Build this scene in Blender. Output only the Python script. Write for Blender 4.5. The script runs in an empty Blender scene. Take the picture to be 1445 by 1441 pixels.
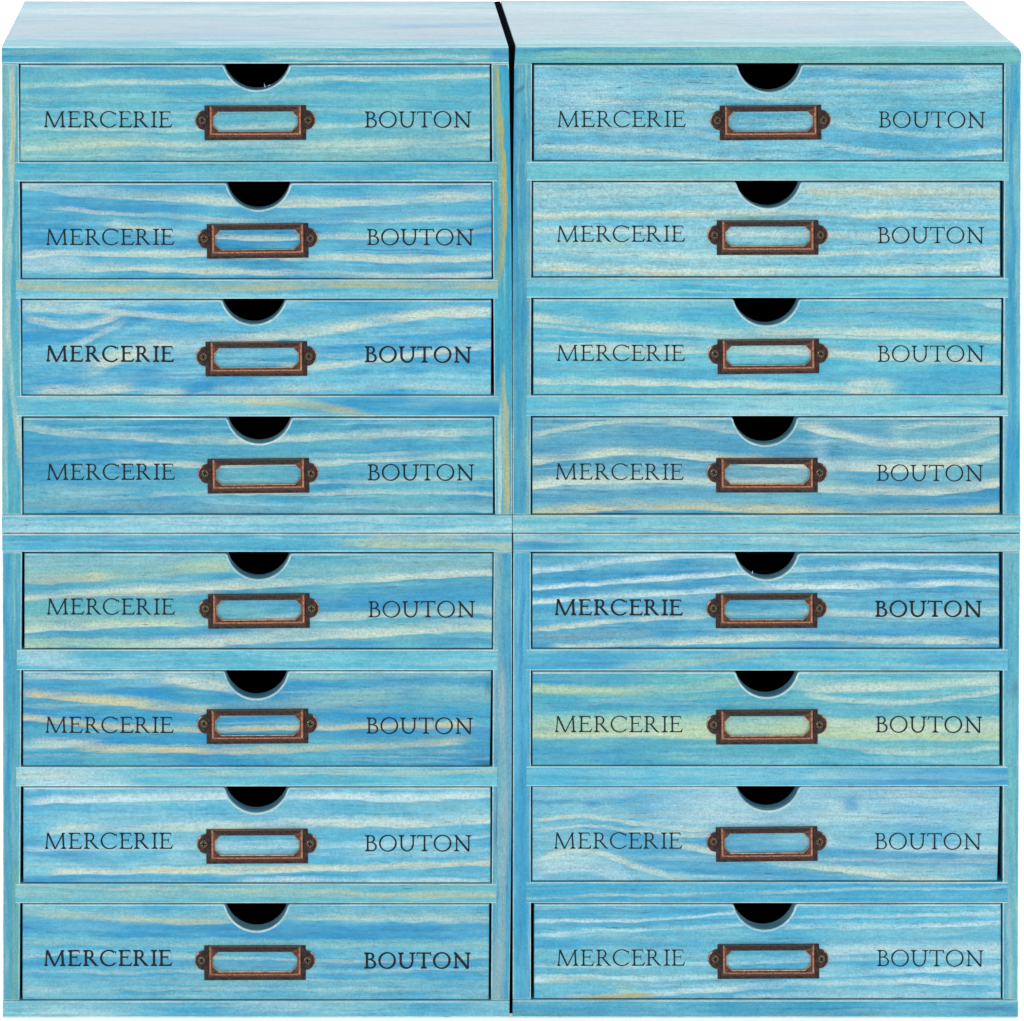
import bpy, bmesh, math, random
import numpy as np
from mathutils import Vector, Matrix

random.seed(7)
C = bpy.context.scene.collection
SC = bpy.context.scene

# ------------------------------------------------------------------ scale
S = 0.00036            # metres per photograph pixel on the front plane
GZ = 1436.0            # photograph row of the ground line
def X(px): return (px - 722.5) * S
def Z(py): return (GZ - py) * S
DEPTH = 0.180          # depth of a chest
DIST = 2.25            # camera to the front plane

# ------------------------------------------------------------------ camera (level, raised, with lens shift)
cam_d = bpy.data.cameras.new("camera")
cam = bpy.data.objects.new("camera", cam_d)
C.objects.link(cam)
CXP, CYP = 440.0, -799.0
cam.location = (X(CXP), -DIST, Z(CYP))
cam.rotation_euler = (math.radians(90), 0, 0)
cam_d.sensor_fit = 'HORIZONTAL'
cam_d.sensor_width = 36
cam_d.lens = 36 * DIST / (1445 * S)
cam_d.shift_x = (722.5 - CXP) / 1445
cam_d.shift_y = (CYP - 720.5) / 1445
cam_d.clip_start = 0.05
cam_d.clip_end = 50
SC.camera = cam

# ------------------------------------------------------------------ light: white studio, softboxes
world = bpy.data.worlds.new("World")
SC.world = world
world.use_nodes = True
bg = world.node_tree.nodes["Background"]
bg.inputs[0].default_value = (1, 1, 1, 1)
bg.inputs[1].default_value = 0.36

def area(name, loc, target, sx, sy, power, col=(1, 1, 1)):
    d = bpy.data.lights.new(name, 'AREA')
    d.shape = 'RECTANGLE'; d.size = sx; d.size_y = sy
    d.energy = power; d.color = col
    o = bpy.data.objects.new(name, d)
    C.objects.link(o)
    o.location = loc
    o.rotation_euler = (Vector(target) - Vector(loc)).to_track_quat('-Z', 'Y').to_euler()
    return o
area("softbox_front_left", (-1.25, -1.7, 0.75), (0, 0, 0.2), 0.9, 0.9, 8.6)
area("softbox_front_right", (1.25, -1.7, 0.7), (0, 0, 0.2), 0.9, 0.9, 7.8)
area("softbox_overhead", (0.0, -0.35, 1.75), (0, -0.1, 0.0), 1.6, 1.0, 6)
area("backdrop_lamp_a", (-1.1, 0.35, 1.5), (-0.5, 1.2, 0.5), 0.8, 0.5, 7)
area("backdrop_lamp_b", (1.1, 0.35, 1.5), (0.5, 1.2, 0.5), 0.8, 0.5, 7)
SC.view_settings.view_transform = 'Standard'
SC.view_settings.look = 'None'
SC.view_settings.exposure = 0.0
SC.view_settings.gamma = 1.0

# ------------------------------------------------------------------ helpers
def lin(c):
    out = []
    for v in c:
        v = v / 255.0
        out.append(v / 12.92 if v <= 0.04045 else ((v + 0.055) / 1.055) ** 2.4)
    return out

GAIN = 1.00            # light level on the front faces
SPEC = 0.035           # what the varnish adds on top of the stain
def muted(c, k=.08):
    g = .30 * c[0] + .55 * c[1] + .15 * c[2]
    return ((c[0] * (1 - k) + g * k) * .95, (c[1] * (1 - k) + g * k) * .972, (c[2] * (1 - k) + g * k) * .955)
def alb(c):
    return tuple(min(0.9, max(0.01, (v - SPEC) / GAIN)) for v in lin(c)) + (1,)

class N:
    """small node-tree writer"""
    def __init__(s, nt): s.nt = nt
    def add(s, t, **kw):
        n = s.nt.nodes.new(t)
        for k, v in kw.items(): setattr(n, k, v)
        return n
    def put(s, sock, v):
        if isinstance(v, bpy.types.NodeSocket): s.nt.links.new(v, sock)
        else: sock.default_value = v
    def math(s, op, a, b=0.0, c=None, clamp=False):
        n = s.add('ShaderNodeMath', operation=op, use_clamp=clamp)
        s.put(n.inputs[0], a); s.put(n.inputs[1], b)
        if c is not None: s.put(n.inputs[2], c)
        return n.outputs[0]
    def mapr(s, v, a, b, c, d, mode='SMOOTHSTEP'):
        n = s.add('ShaderNodeMapRange', interpolation_type=mode)
        for i, q in enumerate((v, a, b, c, d)): s.put(n.inputs[i], q)
        return n.outputs[0]
    def mix(s, f, a, b, blend='MIX'):
        n = s.add('ShaderNodeMix', data_type='RGBA', blend_type=blend)
        s.put(n.inputs[0], f); s.put(n.inputs[6], a); s.put(n.inputs[7], b)
        return n.outputs[2]
    def xyz(s, x, y, z):
        n = s.add('ShaderNodeCombineXYZ')
        for i, q in enumerate((x, y, z)): s.put(n.inputs[i], q)
        return n.outputs[0]
    def noise(s, vec, scale=1.0, detail=2.0, rough=0.5):
        n = s.add('ShaderNodeTexNoise', noise_dimensions='3D')
        s.put(n.inputs['Vector'], vec)
        n.inputs['Scale'].default_value = scale
        n.inputs['Detail'].default_value = detail
        n.inputs['Roughness'].default_value = rough
        return n.outputs['Fac']

# one streak of pale earlywood (or of stain) running along the grain
def make_streak_group():
    g = bpy.data.node_groups.new("grain_streak", 'ShaderNodeTree')
    names = ["T", "V", "Fade", "A0", "A1", "A2", "A3", "WU", "WD", "Amp", "TA", "TB", "Soft"]
    for nm in names: g.interface.new_socket(nm, in_out='INPUT', socket_type='NodeSocketFloat')
    g.interface.new_socket("Fac", in_out='OUTPUT', socket_type='NodeSocketFloat')
    n = N(g)
    gi = g.nodes.new('NodeGroupInput'); go = g.nodes.new('NodeGroupOutput')
    I = {nm: gi.outputs[nm] for nm in names}
    y = n.math('MULTIPLY_ADD', I["A3"], I["T"], I["A2"])
    y = n.math('MULTIPLY_ADD', y, I["T"], I["A1"])
    y = n.math('MULTIPLY_ADD', y, I["T"], I["A0"])
    d = n.math('SUBTRACT', I["V"], y)
    up = n.mapr(d, n.math('MULTIPLY', I["WU"], -1.25), n.math('MULTIPLY', I["WU"], -0.05), 0.0, 1.0)
    dn = n.mapr(d, n.math('MULTIPLY', I["WD"], 0.58), n.math('MULTIPLY', I["WD"], 1.05), 1.0, 0.0)
    ea = n.mapr(I["T"], n.math('SUBTRACT', I["TA"], I["Soft"]), n.math('ADD', I["TA"], I["Soft"]), 0.0, 1.0)
    eb = n.mapr(I["T"], n.math('SUBTRACT', I["TB"], I["Soft"]), n.math('ADD', I["TB"], I["Soft"]), 1.0, 0.0)
    m = n.math('MULTIPLY', n.math('MULTIPLY', up, dn), n.math('MULTIPLY', ea, eb))
    m = n.math('MULTIPLY', m, I["Amp"])
    m = n.math('MULTIPLY', m, n.mapr(I["Fade"], 0.32, 0.60, 0.42, 1.05), clamp=True)
    g.links.new(m, go.inputs[0])
    return g
STREAK = make_streak_group()

PAL = {'b': (42, 150, 200), 'c': (208, 222, 206), 'w': (204, 229, 231), 'k': (204, 202, 166),
       'g': (150, 194, 192), 'y': (188, 211, 174), 'Y': (190, 174, 96), 'd': (52, 112, 140),
       'l': (158, 217, 233), 't': (112, 188, 186), 'm': (136, 174, 182), 'p': (70, 104, 150)}

def wood(name, light, deep, streaks=(), vertical=False, centre=0.0, half=3.6, seed=0.0,
         blotch=1.0, fine=1.0, pale=0.22, rough=0.36, rvar=1.0, streak_gain=.92):
    """streaks: (points [(px,py)...], up width px, down width px, strength, colour, from px, to px, softness)"""
    m = bpy.data.materials.new(name); m.use_nodes = True
    nt = m.node_tree; nt.nodes.clear(); n = N(nt)
    uvn = n.add('ShaderNodeUVMap'); uvn.uv_map = "grain"
    sep = n.add('ShaderNodeSeparateXYZ'); nt.links.new(uvn.outputs[0], sep.inputs[0])
    u, v = sep.outputs[0], sep.outputs[1]
    if vertical: u, v = v, u
    sd = seed * 7.31 + 1.7
    def vec(su, sv, k): return n.xyz(n.math('MULTIPLY', u, su), n.math('MULTIPLY', v, sv), sd + k * 13.7)
    warp = n.noise(vec(0.55, 1.5, 1), 1, 2)
    warp2 = n.noise(vec(2.2, 9.0, 2), 1, 2, .6)
    fade = n.noise(vec(0.9, 5.0, 3), 1, 2)
    blot = n.noise(vec(0.75, 2.2, 4), 1, 4, .6)
    stroke = n.noise(vec(0.9, 12.0, 5), 1, 4, .65)
    fibre = n.noise(vec(5.0, 75.0, 6), 1, 3, .6)
    fleck = n.noise(vec(4.2, 62.0, 7), 1, 1)
    speck = n.noise(vec(30, 34, 8), 1, 3, .75)
    mott = n.noise(vec(7, 16, 10), 1, 3, .6)
    edge = n.noise(vec(3.2, 34.0, 11), 1, 2, .6)
    wv = n.math('MULTIPLY_ADD', n.math('SUBTRACT', warp, .5), .13, n.math('MULTIPLY', n.math('SUBTRACT', warp2, .5), .075))
    wv = n.math('ADD', wv, n.math('MULTIPLY', n.math('SUBTRACT', edge, .5), .035))
    wv = n.math('ADD', wv, n.math('MULTIPLY', n.math('SUBTRACT', speck, .5), .025))
    V = n.math('ADD', v, wv)
    T = n.math('DIVIDE', n.math('SUBTRACT', u, centre), half)
    f = n.math('ADD', n.math('MULTIPLY', blot, .85 * blotch), n.math('MULTIPLY', stroke, .32))
    mid = .5 * (.85 * blotch + .32)
    f = n.mapr(f, mid - .15, mid + .15, 0.0, 1.0)
    col = n.mix(f, alb(muted(light)), alb(muted(deep)))
    teal = n.noise(vec(0.5, 1.3, 9), 1, 3, .55)
    col = n.mix(n.mapr(teal, .50, .68, 0.0, .26), col, alb((118, 182, 190)))
    # stray soft pale grain lines that follow the same warp
    gv = n.noise(n.xyz(n.math('MULTIPLY', u, .28), n.math('MULTIPLY', V, 8.5), sd + 90), 1, 3, .55)
    gl = n.mapr(gv, .54, .74, 0.0, pale)
    col = n.mix(gl, col, alb(PAL['c']))
    gf = n.noise(n.xyz(n.math('MULTIPLY', u, .38), n.math('MULTIPLY', V, 19.0), sd + 150), 1, 2, .5)
    col = n.mix(n.math('MULTIPLY', n.mapr(gf, .52, .66, 0.0, .30), n.mapr(fade, .36, .62, .15, 1.0)), col, alb((196, 220, 212)))
    col = n.mix(n.mapr(gf, .30, .40, .28, 0.0), col, alb((58, 136, 176)))
    brk = n.math('MULTIPLY', n.mapr(stroke, .28, .50, .80, 1.0), n.mapr(speck, .34, .52, .80, 1.0))
    for s in streaks:
        pts, wu, wd, amp, ck = s[:5]
        xa = s[5] if len(s) > 5 and s[5] is not None else None
        xb = s[6] if len(s) > 6 and s[6] is not None else None
        soft = s[7] if len(s) > 7 else 18
        if vertical: P = [(q[1] / 100, q[0] / 100) for q in pts]
        else: P = [(q[0] / 100, q[1] / 100) for q in pts]
        ts = np.array([(a - centre) / half for a, b in P]); vs = np.array([b for a, b in P])
        deg = min(3, len(P) - 1)
        co = list(np.polyfit(ts, vs, deg)[::-1]) + [0, 0, 0, 0] if deg > 0 else [vs[0], 0, 0, 0]
        gn = n.add('ShaderNodeGroup'); gn.node_tree = STREAK
        nt.links.new(T, gn.inputs["T"]); nt.links.new(V, gn.inputs["V"]); nt.links.new(fade, gn.inputs["Fade"])
        for i in range(4): gn.inputs["A%d" % i].default_value = float(co[i])
        wk = 1.32 if isinstance(ck, str) and ck in "cwky" and not vertical else 1.1
        gn.inputs["WU"].default_value = wu * wk / 100; gn.inputs["WD"].default_value = wd * (wk * .5 + .55) / 100
        gn.inputs["Amp"].default_value = amp * (streak_gain if ck in ('c', 'w') else 1.0)
        gn.inputs["TA"].default_value = -9 if xa is None else (xa / 100 - centre) / half
        gn.inputs["TB"].default_value = 9 if xb is None else (xb / 100 - centre) / half
        gn.inputs["Soft"].default_value = soft / 100 / half
        fac = n.math('MULTIPLY', gn.outputs[0], brk)
        col = n.mix(fac, col, alb(PAL[ck] if isinstance(ck, str) else ck))
    # pores: short dark flecks along the grain
    lines = n.noise(n.xyz(n.math('MULTIPLY', u, .45), n.math('MULTIPLY', V, 30.0), sd + 120), 1, 3, .6)
    pm = n.math('MULTIPLY', n.mapr(fleck, .66, .78, 0, 1), n.mapr(stroke, .40, .60, 0.05, .62 * fine))
    col = n.mix(pm, col, alb((52, 96, 118)))
    val = n.math('ADD', n.math('MULTIPLY', n.math('SUBTRACT', fibre, .5), .26 * fine),
                 n.math('ADD', n.math('MULTIPLY', n.math('SUBTRACT', speck, .5), .85 * fine), n.math('MULTIPLY', n.math('SUBTRACT', mott, .5), .38 * fine)))
    val = n.math('ADD', val, n.math('MULTIPLY', n.math('SUBTRACT', n.mapr(lines, .30, .66, 0, 1), .5), .11 * fine))
    val = n.math('ADD', val, 1.0)
    hsv = n.add('ShaderNodeHueSaturation')
    nt.links.new(val, hsv.inputs['Value']); nt.links.new(col, hsv.inputs['Color'])
    b = n.add('ShaderNodeBsdfPrincipled')
    nt.links.new(hsv.outputs[0], b.inputs['Base Color'])
    nt.links.new(n.mapr(stroke, .3, .7, rough - .05 * rvar, rough + .12 * rvar, 'LINEAR'), b.inputs['Roughness'])
    b.inputs['IOR'].default_value = 1.45
    bump = n.add('ShaderNodeBump')
    bump.inputs['Strength'].default_value = .25
    bump.inputs['Distance'].default_value = .0002
    nt.links.new(n.math('ADD', fibre, n.math('MULTIPLY', speck, .6)), bump.inputs['Height'])
    nt.links.new(bump.outputs[0], b.inputs['Normal'])
    o = n.add('ShaderNodeOutputMaterial'); nt.links.new(b.outputs[0], o.inputs[0])
    return m

def plain(name, c, rough=.6, metal=0.0, var=.25, scale=900, c2=None, spec=None):
    m = bpy.data.materials.new(name); m.use_nodes = True
    nt = m.node_tree; n = N(nt)
    b = nt.nodes["Principled BSDF"]
    tc = n.add('ShaderNodeTexCoord')
    nz = n.noise(tc.outputs['Object'], scale, 4, .6)
    f = n.mapr(nz, .38, .62, 0, 1)
    c2 = c2 or tuple(v * (1 - var) for v in c)
    nt.links.new(n.mix(f, tuple(c) + (1,), tuple(c2) + (1,)), b.inputs['Base Color'])
    nt.links.new(n.mapr(nz, .3, .7, rough - .08, rough + .1, 'LINEAR'), b.inputs['Roughness'])
    b.inputs['Metallic'].default_value = metal
    if spec is not None: b.inputs['Specular IOR Level'].default_value = spec
    return m

EDGE = wood("worn_edge_wood", (216, 238, 242), (166, 214, 232), seed=40, pale=.3, rough=.42)
RIM = wood("notch_rim_wood", (140, 194, 218), (98, 158, 194), seed=41, rough=.45)
INNER = plain("shade_black_interior", (.010, .010, .011), .8, spec=.1)  # near-black colour stands in for the shade inside drawers and chest
DARK = plain("dark_patina_bronze", lin((72, 58, 55)), .46, .85, .45, 700, lin((48, 41, 41)))
BROWN = plain("brown_bronze", lin((106, 77, 67)), .44, .9, .4, 900, lin((76, 58, 54)))
COPPER = plain("rubbed_copper", lin((196, 136, 108)), .32, .95, .4, 1300, lin((136, 84, 62)))
STEEL = plain("aged_screw_metal", lin((134, 116, 92)), .36, .9, .35, 2000, lin((74, 64, 52)))
LIP = plain("highlight_copper_lip", lin((232, 196, 168)), .28, .95, .3, 1500, lin((190, 130, 98)))  # highlight put into the colour, all round the opening but its top
SLOT = plain("screw_recess", (.012, .010, .009), .7)

def ink_material():
    m = bpy.data.materials.new("printed_ink"); m.use_nodes = True
    nt = m.node_tree; n = N(nt); nt.nodes.clear()
    tc = n.add('ShaderNodeTexCoord'); oi = n.add('ShaderNodeObjectInfo')
    ad = n.add('ShaderNodeVectorMath', operation='ADD')
    nt.links.new(tc.outputs['Object'], ad.inputs[0])
    nt.links.new(n.xyz(oi.outputs['Random'], oi.outputs['Random'], 0.0), ad.inputs[1])
    mp = n.add('ShaderNodeMapping'); mp.inputs['Scale'].default_value = (420, 1, 1500)
    nt.links.new(ad.outputs[0], mp.inputs[0])
    a = n.noise(mp.outputs[0], 1, 3, .6)
    alpha = n.mapr(a, .30, .40, .55, .95)
    b = n.add('ShaderNodeBsdfPrincipled')
    b.inputs['Base Color'].default_value = (.010, .016, .024, 1)
    b.inputs['Roughness'].default_value = .6
    b.inputs['Specular IOR Level'].default_value = .2
    t = n.add('ShaderNodeBsdfTransparent'); mx = n.add('ShaderNodeMixShader')
    nt.links.new(alpha, mx.inputs[0]); nt.links.new(t.outputs[0], mx.inputs[1]); nt.links.new(b.outputs[0], mx.inputs[2])
    o = n.add('ShaderNodeOutputMaterial'); nt.links.new(mx.outputs[0], o.inputs[0])
    return m
INK = ink_material()

# ------------------------------------------------------------------ mesh helpers
def finish(bm, name, mats, parent=None, origin=None, vertical=False, share=None):
    """world-space bmesh -> one object with its own origin, child of parent"""
    bmesh.ops.recalc_face_normals(bm, faces=bm.faces)
    uvl = bm.loops.layers.uv.get("grain") or bm.loops.layers.uv.new("grain")
    for f in bm.faces:
        for l in f.loops:
            c = l.vert.co
            px = c.x / S + 722.5; py = GZ - c.z / S; d = c.y / S
            l[uvl].uv = ((px + d) / 100, py / 100) if vertical else (px / 100, (py - d) / 100)
    me = bpy.data.meshes.new(name)
    bm.to_mesh(me); bm.free()
    for m in mats: me.materials.append(m)
    if origin is None:
        co = np.array([v.co for v in me.vertices]); origin = (co.min(0) + co.max(0)) / 2
    origin = Vector(origin)
    me.transform(Matrix.Translation(-origin))
    o = bpy.data.objects.new(name, me)
    C.objects.link(o)
    put(o, origin, parent)
    return o

WORLD = {}
def put(o, origin, parent=None):
    origin = Vector(origin)
    if parent is not None:
        o.parent = parent
        o.location = origin - WORLD[parent.name]
    else:
        o.location = origin
    WORLD[o.name] = origin

def prism(bm, poly, y0, y1, bevel=0.0, segs=2, mat=0, edge_mat=1, side_mat=None, only=None):
    """poly: [(px,py)] on the front plane, extruded from depth y0 back to y1; the front outline is bevelled"""
    fr = [bm.verts.new((X(p[0]), y0, Z(p[1]))) for p in poly]
    bk = [bm.verts.new((X(p[0]), y1, Z(p[1]))) for p in poly]
    k = len(poly)
    ff = bm.faces.new(fr); bf = bm.faces.new(bk[::-1])
    ff.material_index = mat; bf.material_index = mat
    sides = []
    for i in range(k):
        j = (i + 1) % k
        f = bm.faces.new((fr[i], bk[i], bk[j], fr[j]))
        f.material_index = mat if side_mat is None else side_mat(i, j)
        sides.append(f)
    if bevel > 0:
        es = [e for e in ff.edges]
        if only is not None: es = [bm.edges.get((fr[i], fr[(i + 1) % k])) for i in only]
        elif k <= 6:
            for i in range(k):
                e = bm.edges.get((fr[i], bk[i]))
                if e: es.append(e)
        r = bmesh.ops.bevel(bm, geom=es, offset=bevel, segments=segs, profile=.5, affect='EDGES', clamp_overlap=False)
        for f in r['faces']: f.material_index = edge_mat
    return ff

def rounded_front(bm, poly, y0, y1, r, mat=0, edge_mat=1, side_mat=None, steps=3, worn=None):
    """like prism, with the front arris rounded to radius r (px list; r in metres) even along tight curves"""
    P = [Vector((X(a), Z(b))) for a, b in poly]
    k = len(P)
    area2 = sum(P[i].x * P[(i + 1) % k].y - P[(i + 1) % k].x * P[i].y for i in range(k))
    sg = 1 if area2 > 0 else -1
    M = []
    for i in range(k):
        d0 = (P[i] - P[i - 1]).normalized(); d1 = (P[(i + 1) % k] - P[i]).normalized()
        n0 = Vector((-d0.y, d0.x)) * sg; n1 = Vector((-d1.y, d1.x)) * sg
        m = n0 + n1
        m = m.normalized() / max(.35, m.normalized().dot(n0))
        M.append(m)
    rings = [[bm.verts.new((p.x, y1, p.y)) for p in P]]
    for s_ in range(steps + 1):
        a = math.pi / 2 * s_ / steps
        ins = r * (1 - math.cos(a)); dep = y0 + r * .7 * (1 - math.sin(a))
        rings.append([bm.verts.new((P[i].x + M[i].x * ins, dep, P[i].y + M[i].y * ins)) for i in range(k)])
    for q in range(len(rings) - 1):
        for i in range(k):
            j = (i + 1) % k
            f = bm.faces.new((rings[q][i], rings[q][j], rings[q + 1][j], rings[q + 1][i]))
            f.material_index = (edge_mat if worn is None or worn(i) else mat) if q > 0 else (mat if side_mat is None else side_mat(i, j))
    bm.faces.new(rings[-1]).material_index = mat
    bm.faces.new(rings[0][::-1]).material_index = mat

def box(bm, x0, x1, y0, y1, z0, z1, mat=0):
    vs = [bm.verts.new((x, y, z)) for x in (x0, x1) for y in (y0, y1) for z in (z0, z1)]
    for q in ((0, 1, 3, 2), (4, 6, 7, 5), (0, 4, 5, 1), (2, 3, 7, 6), (0, 2, 6, 4), (1, 5, 7, 3)):
        f = bm.faces.new([vs[i] for i in q]); f.material_index = mat

# ------------------------------------------------------------------ setting: white studio sweep
def sweep():
    bm = bmesh.new()
    prof = [(-3.2, -0.0004), (0.75, -0.0004)]
    R = .5
    for i in range(1, 13):
        a = math.pi / 2 * i / 12
        prof.append((.75 + R * math.sin(a), -0.0004 + R * (1 - math.cos(a))))
    prof.append((.75 + R, 2.6))
    rows = [[bm.verts.new((x, y, z)) for (y, z) in prof] for x in (-2.6, 2.6)]
    for i in range(len(prof) - 1):
        bm.faces.new((rows[0][i], rows[1][i], rows[1][i + 1], rows[0][i + 1]))
    me = bpy.data.meshes.new("backdrop"); bm.to_mesh(me); bm.free()
    for p in me.polygons: p.use_smooth = True
    o = bpy.data.objects.new("backdrop", me); C.objects.link(o)
    mt = plain("glowing_white_backdrop", (.90, .90, .90), .8, var=.01, scale=3, spec=.1)
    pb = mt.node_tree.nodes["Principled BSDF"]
    pb.inputs['Emission Color'].default_value = (1, 1, 1, 1); pb.inputs['Emission Strength'].default_value = .42  # added glow lifts the sweep to white; the sweep is no lamp
    me.materials.append(mt)
    o['kind'] = 'structure'
    return o
sweep()

# ------------------------------------------------------------------ label holder and screw (shared meshes)
def ring8(hx, top, bot, ch):
    ch = max(ch, .02)
    return [(-hx + ch, top), (hx - ch, top), (hx, top + ch), (hx, bot - ch), (hx - ch, bot), (-hx + ch, bot), (-hx, bot - ch), (-hx, top + ch)]

def holder_mesh():
    bm = bmesh.new()
    mm = .001
    # half width, top row, bottom row, chamfer, height off the wood, material of the band that starts here
    rings = [(71.8, -24.5, 24.6, .3, 0.0, 0, 0), (71.4, -24.4, 24.3, .3, .45 * mm, 0, 0), (66.6, -24.2, 20.4, .3, .55 * mm, 1, 2),  # last ring: thin highlight painted along the top edge
             (64.2, -23.6, 16.4, .3, 1.55 * mm, 2, 1), (63.0, -22.8, 14.8, .3, 1.75 * mm, 2, 0), (61.8, -20.8, 13.8, .8, 1.55 * mm, 1, 0),
             (59.9, -16.6, 12.3, 8.2, 1.25 * mm, 3, 1), (59.3, -16.0, 11.7, 8.2, 1.0 * mm, 3, 1), (59.4, -16.1, 11.8, 8.2, 0.0, 0, 0)]  # opening edge: painted highlight, its down-facing top side painted darker
    prev = None
    for hx, t, b, ch, h, mt, mtop in rings:
        vs = [bm.verts.new((x * S, -h, -y * S)) for x, y in ring8(hx, t, b, ch)]
        # stamped metal is a little bowed
        for v in vs:
            v.co.y -= .00012 * math.cos(v.co.x / S / 72 * math.pi / 2) * (h > 0)
        if prev:
            for i in range(8):
                j = (i + 1) % 8
                f = bm.faces.new((prev[i], prev[j], vs[j], vs[i])); f.material_index = pt if i == 0 else pm
        prev = vs; pm = mt; pt = mtop
    # the two ears
    for sx in (-1, 1):
        cx, cy = sx * 71.0, -3.7
        out = []
        for h, r in ((0, 14.0), (.45 * mm, 13.9), (.62 * mm, 12.9)):
            out.append([bm.verts.new(((cx + sx * r * math.cos(a)) * S, -h, -(cy + r * math.sin(a)) * S))
                        for a in [math.radians(-90 + 180 * i / 20) for i in range(21)]])
        for k in range(2):
            for i in range(20):
                f = bm.faces.new((out[k][i], out[k][i + 1], out[k + 1][i + 1], out[k + 1][i]))
                f.material_index = 2 if k == 1 and 3 < i < 15 else (1 if k == 1 else 0)
        bm.faces.new(out[2]).material_index = 0
    bmesh.ops.recalc_face_normals(bm, faces=bm.faces)
    me = bpy.data.meshes.new("label_holder"); bm.to_mesh(me); bm.free()
    for m in (DARK, BROWN, COPPER, LIP): me.materials.append(m)
    return me
HOLDER = holder_mesh()

def screw_mesh():
    bm = bmesh.new()
    R = 5.6 * S; a0 = .17; L = .62
    angs = sorted(set([2 * math.pi * i / 24 for i in range(24)] +
                      [math.pi / 2 * q + s * math.atan(a0 / L) for q in range(4) for s in (-1, 1)]))
    angs = sorted(set(round(a % (2 * math.pi), 6) for a in angs + [math.pi / 4 + math.pi / 2 * q for q in range(4)]))
    def cross(a):
        best = 0
        for q in (0, 1):
            c, s = (abs(math.cos(a)), abs(math.sin(a))) if q == 0 else (abs(math.sin(a)), abs(math.cos(a)))
            best = max(best, min(L / max(c, 1e-6), a0 / max(s, 1e-6)))
        return best
    def loop(fr, h): return [bm.verts.new((R * fr(a) * math.cos(a), -h, R * fr(a) * math.sin(a))) for a in angs]
    rows = [loop(lambda a: 1, 0), loop(lambda a: 1, .00035), loop(lambda a: .86, .0007),
            loop(lambda a: max(.70, cross(a) + .03), .00085), loop(cross, .00085), loop(lambda a: cross(a) * .75, .0001)]
    k = len(angs)
    for r in range(len(rows) - 1):
        for i in range(k):
            j = (i + 1) % k
            f = bm.faces.new((rows[r][i], rows[r][j], rows[r + 1][j], rows[r + 1][i]))
            f.material_index = 1 if r >= 4 else 0
    f = bm.faces.new(rows[-1]); f.material_index = 1
    bmesh.ops.recalc_face_normals(bm, faces=bm.faces)
    me = bpy.data.meshes.new("screw"); bm.to_mesh(me); bm.free()
    me.materials.append(STEEL); me.materials.append(SLOT)
    return me
SCREW = screw_mesh()

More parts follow.
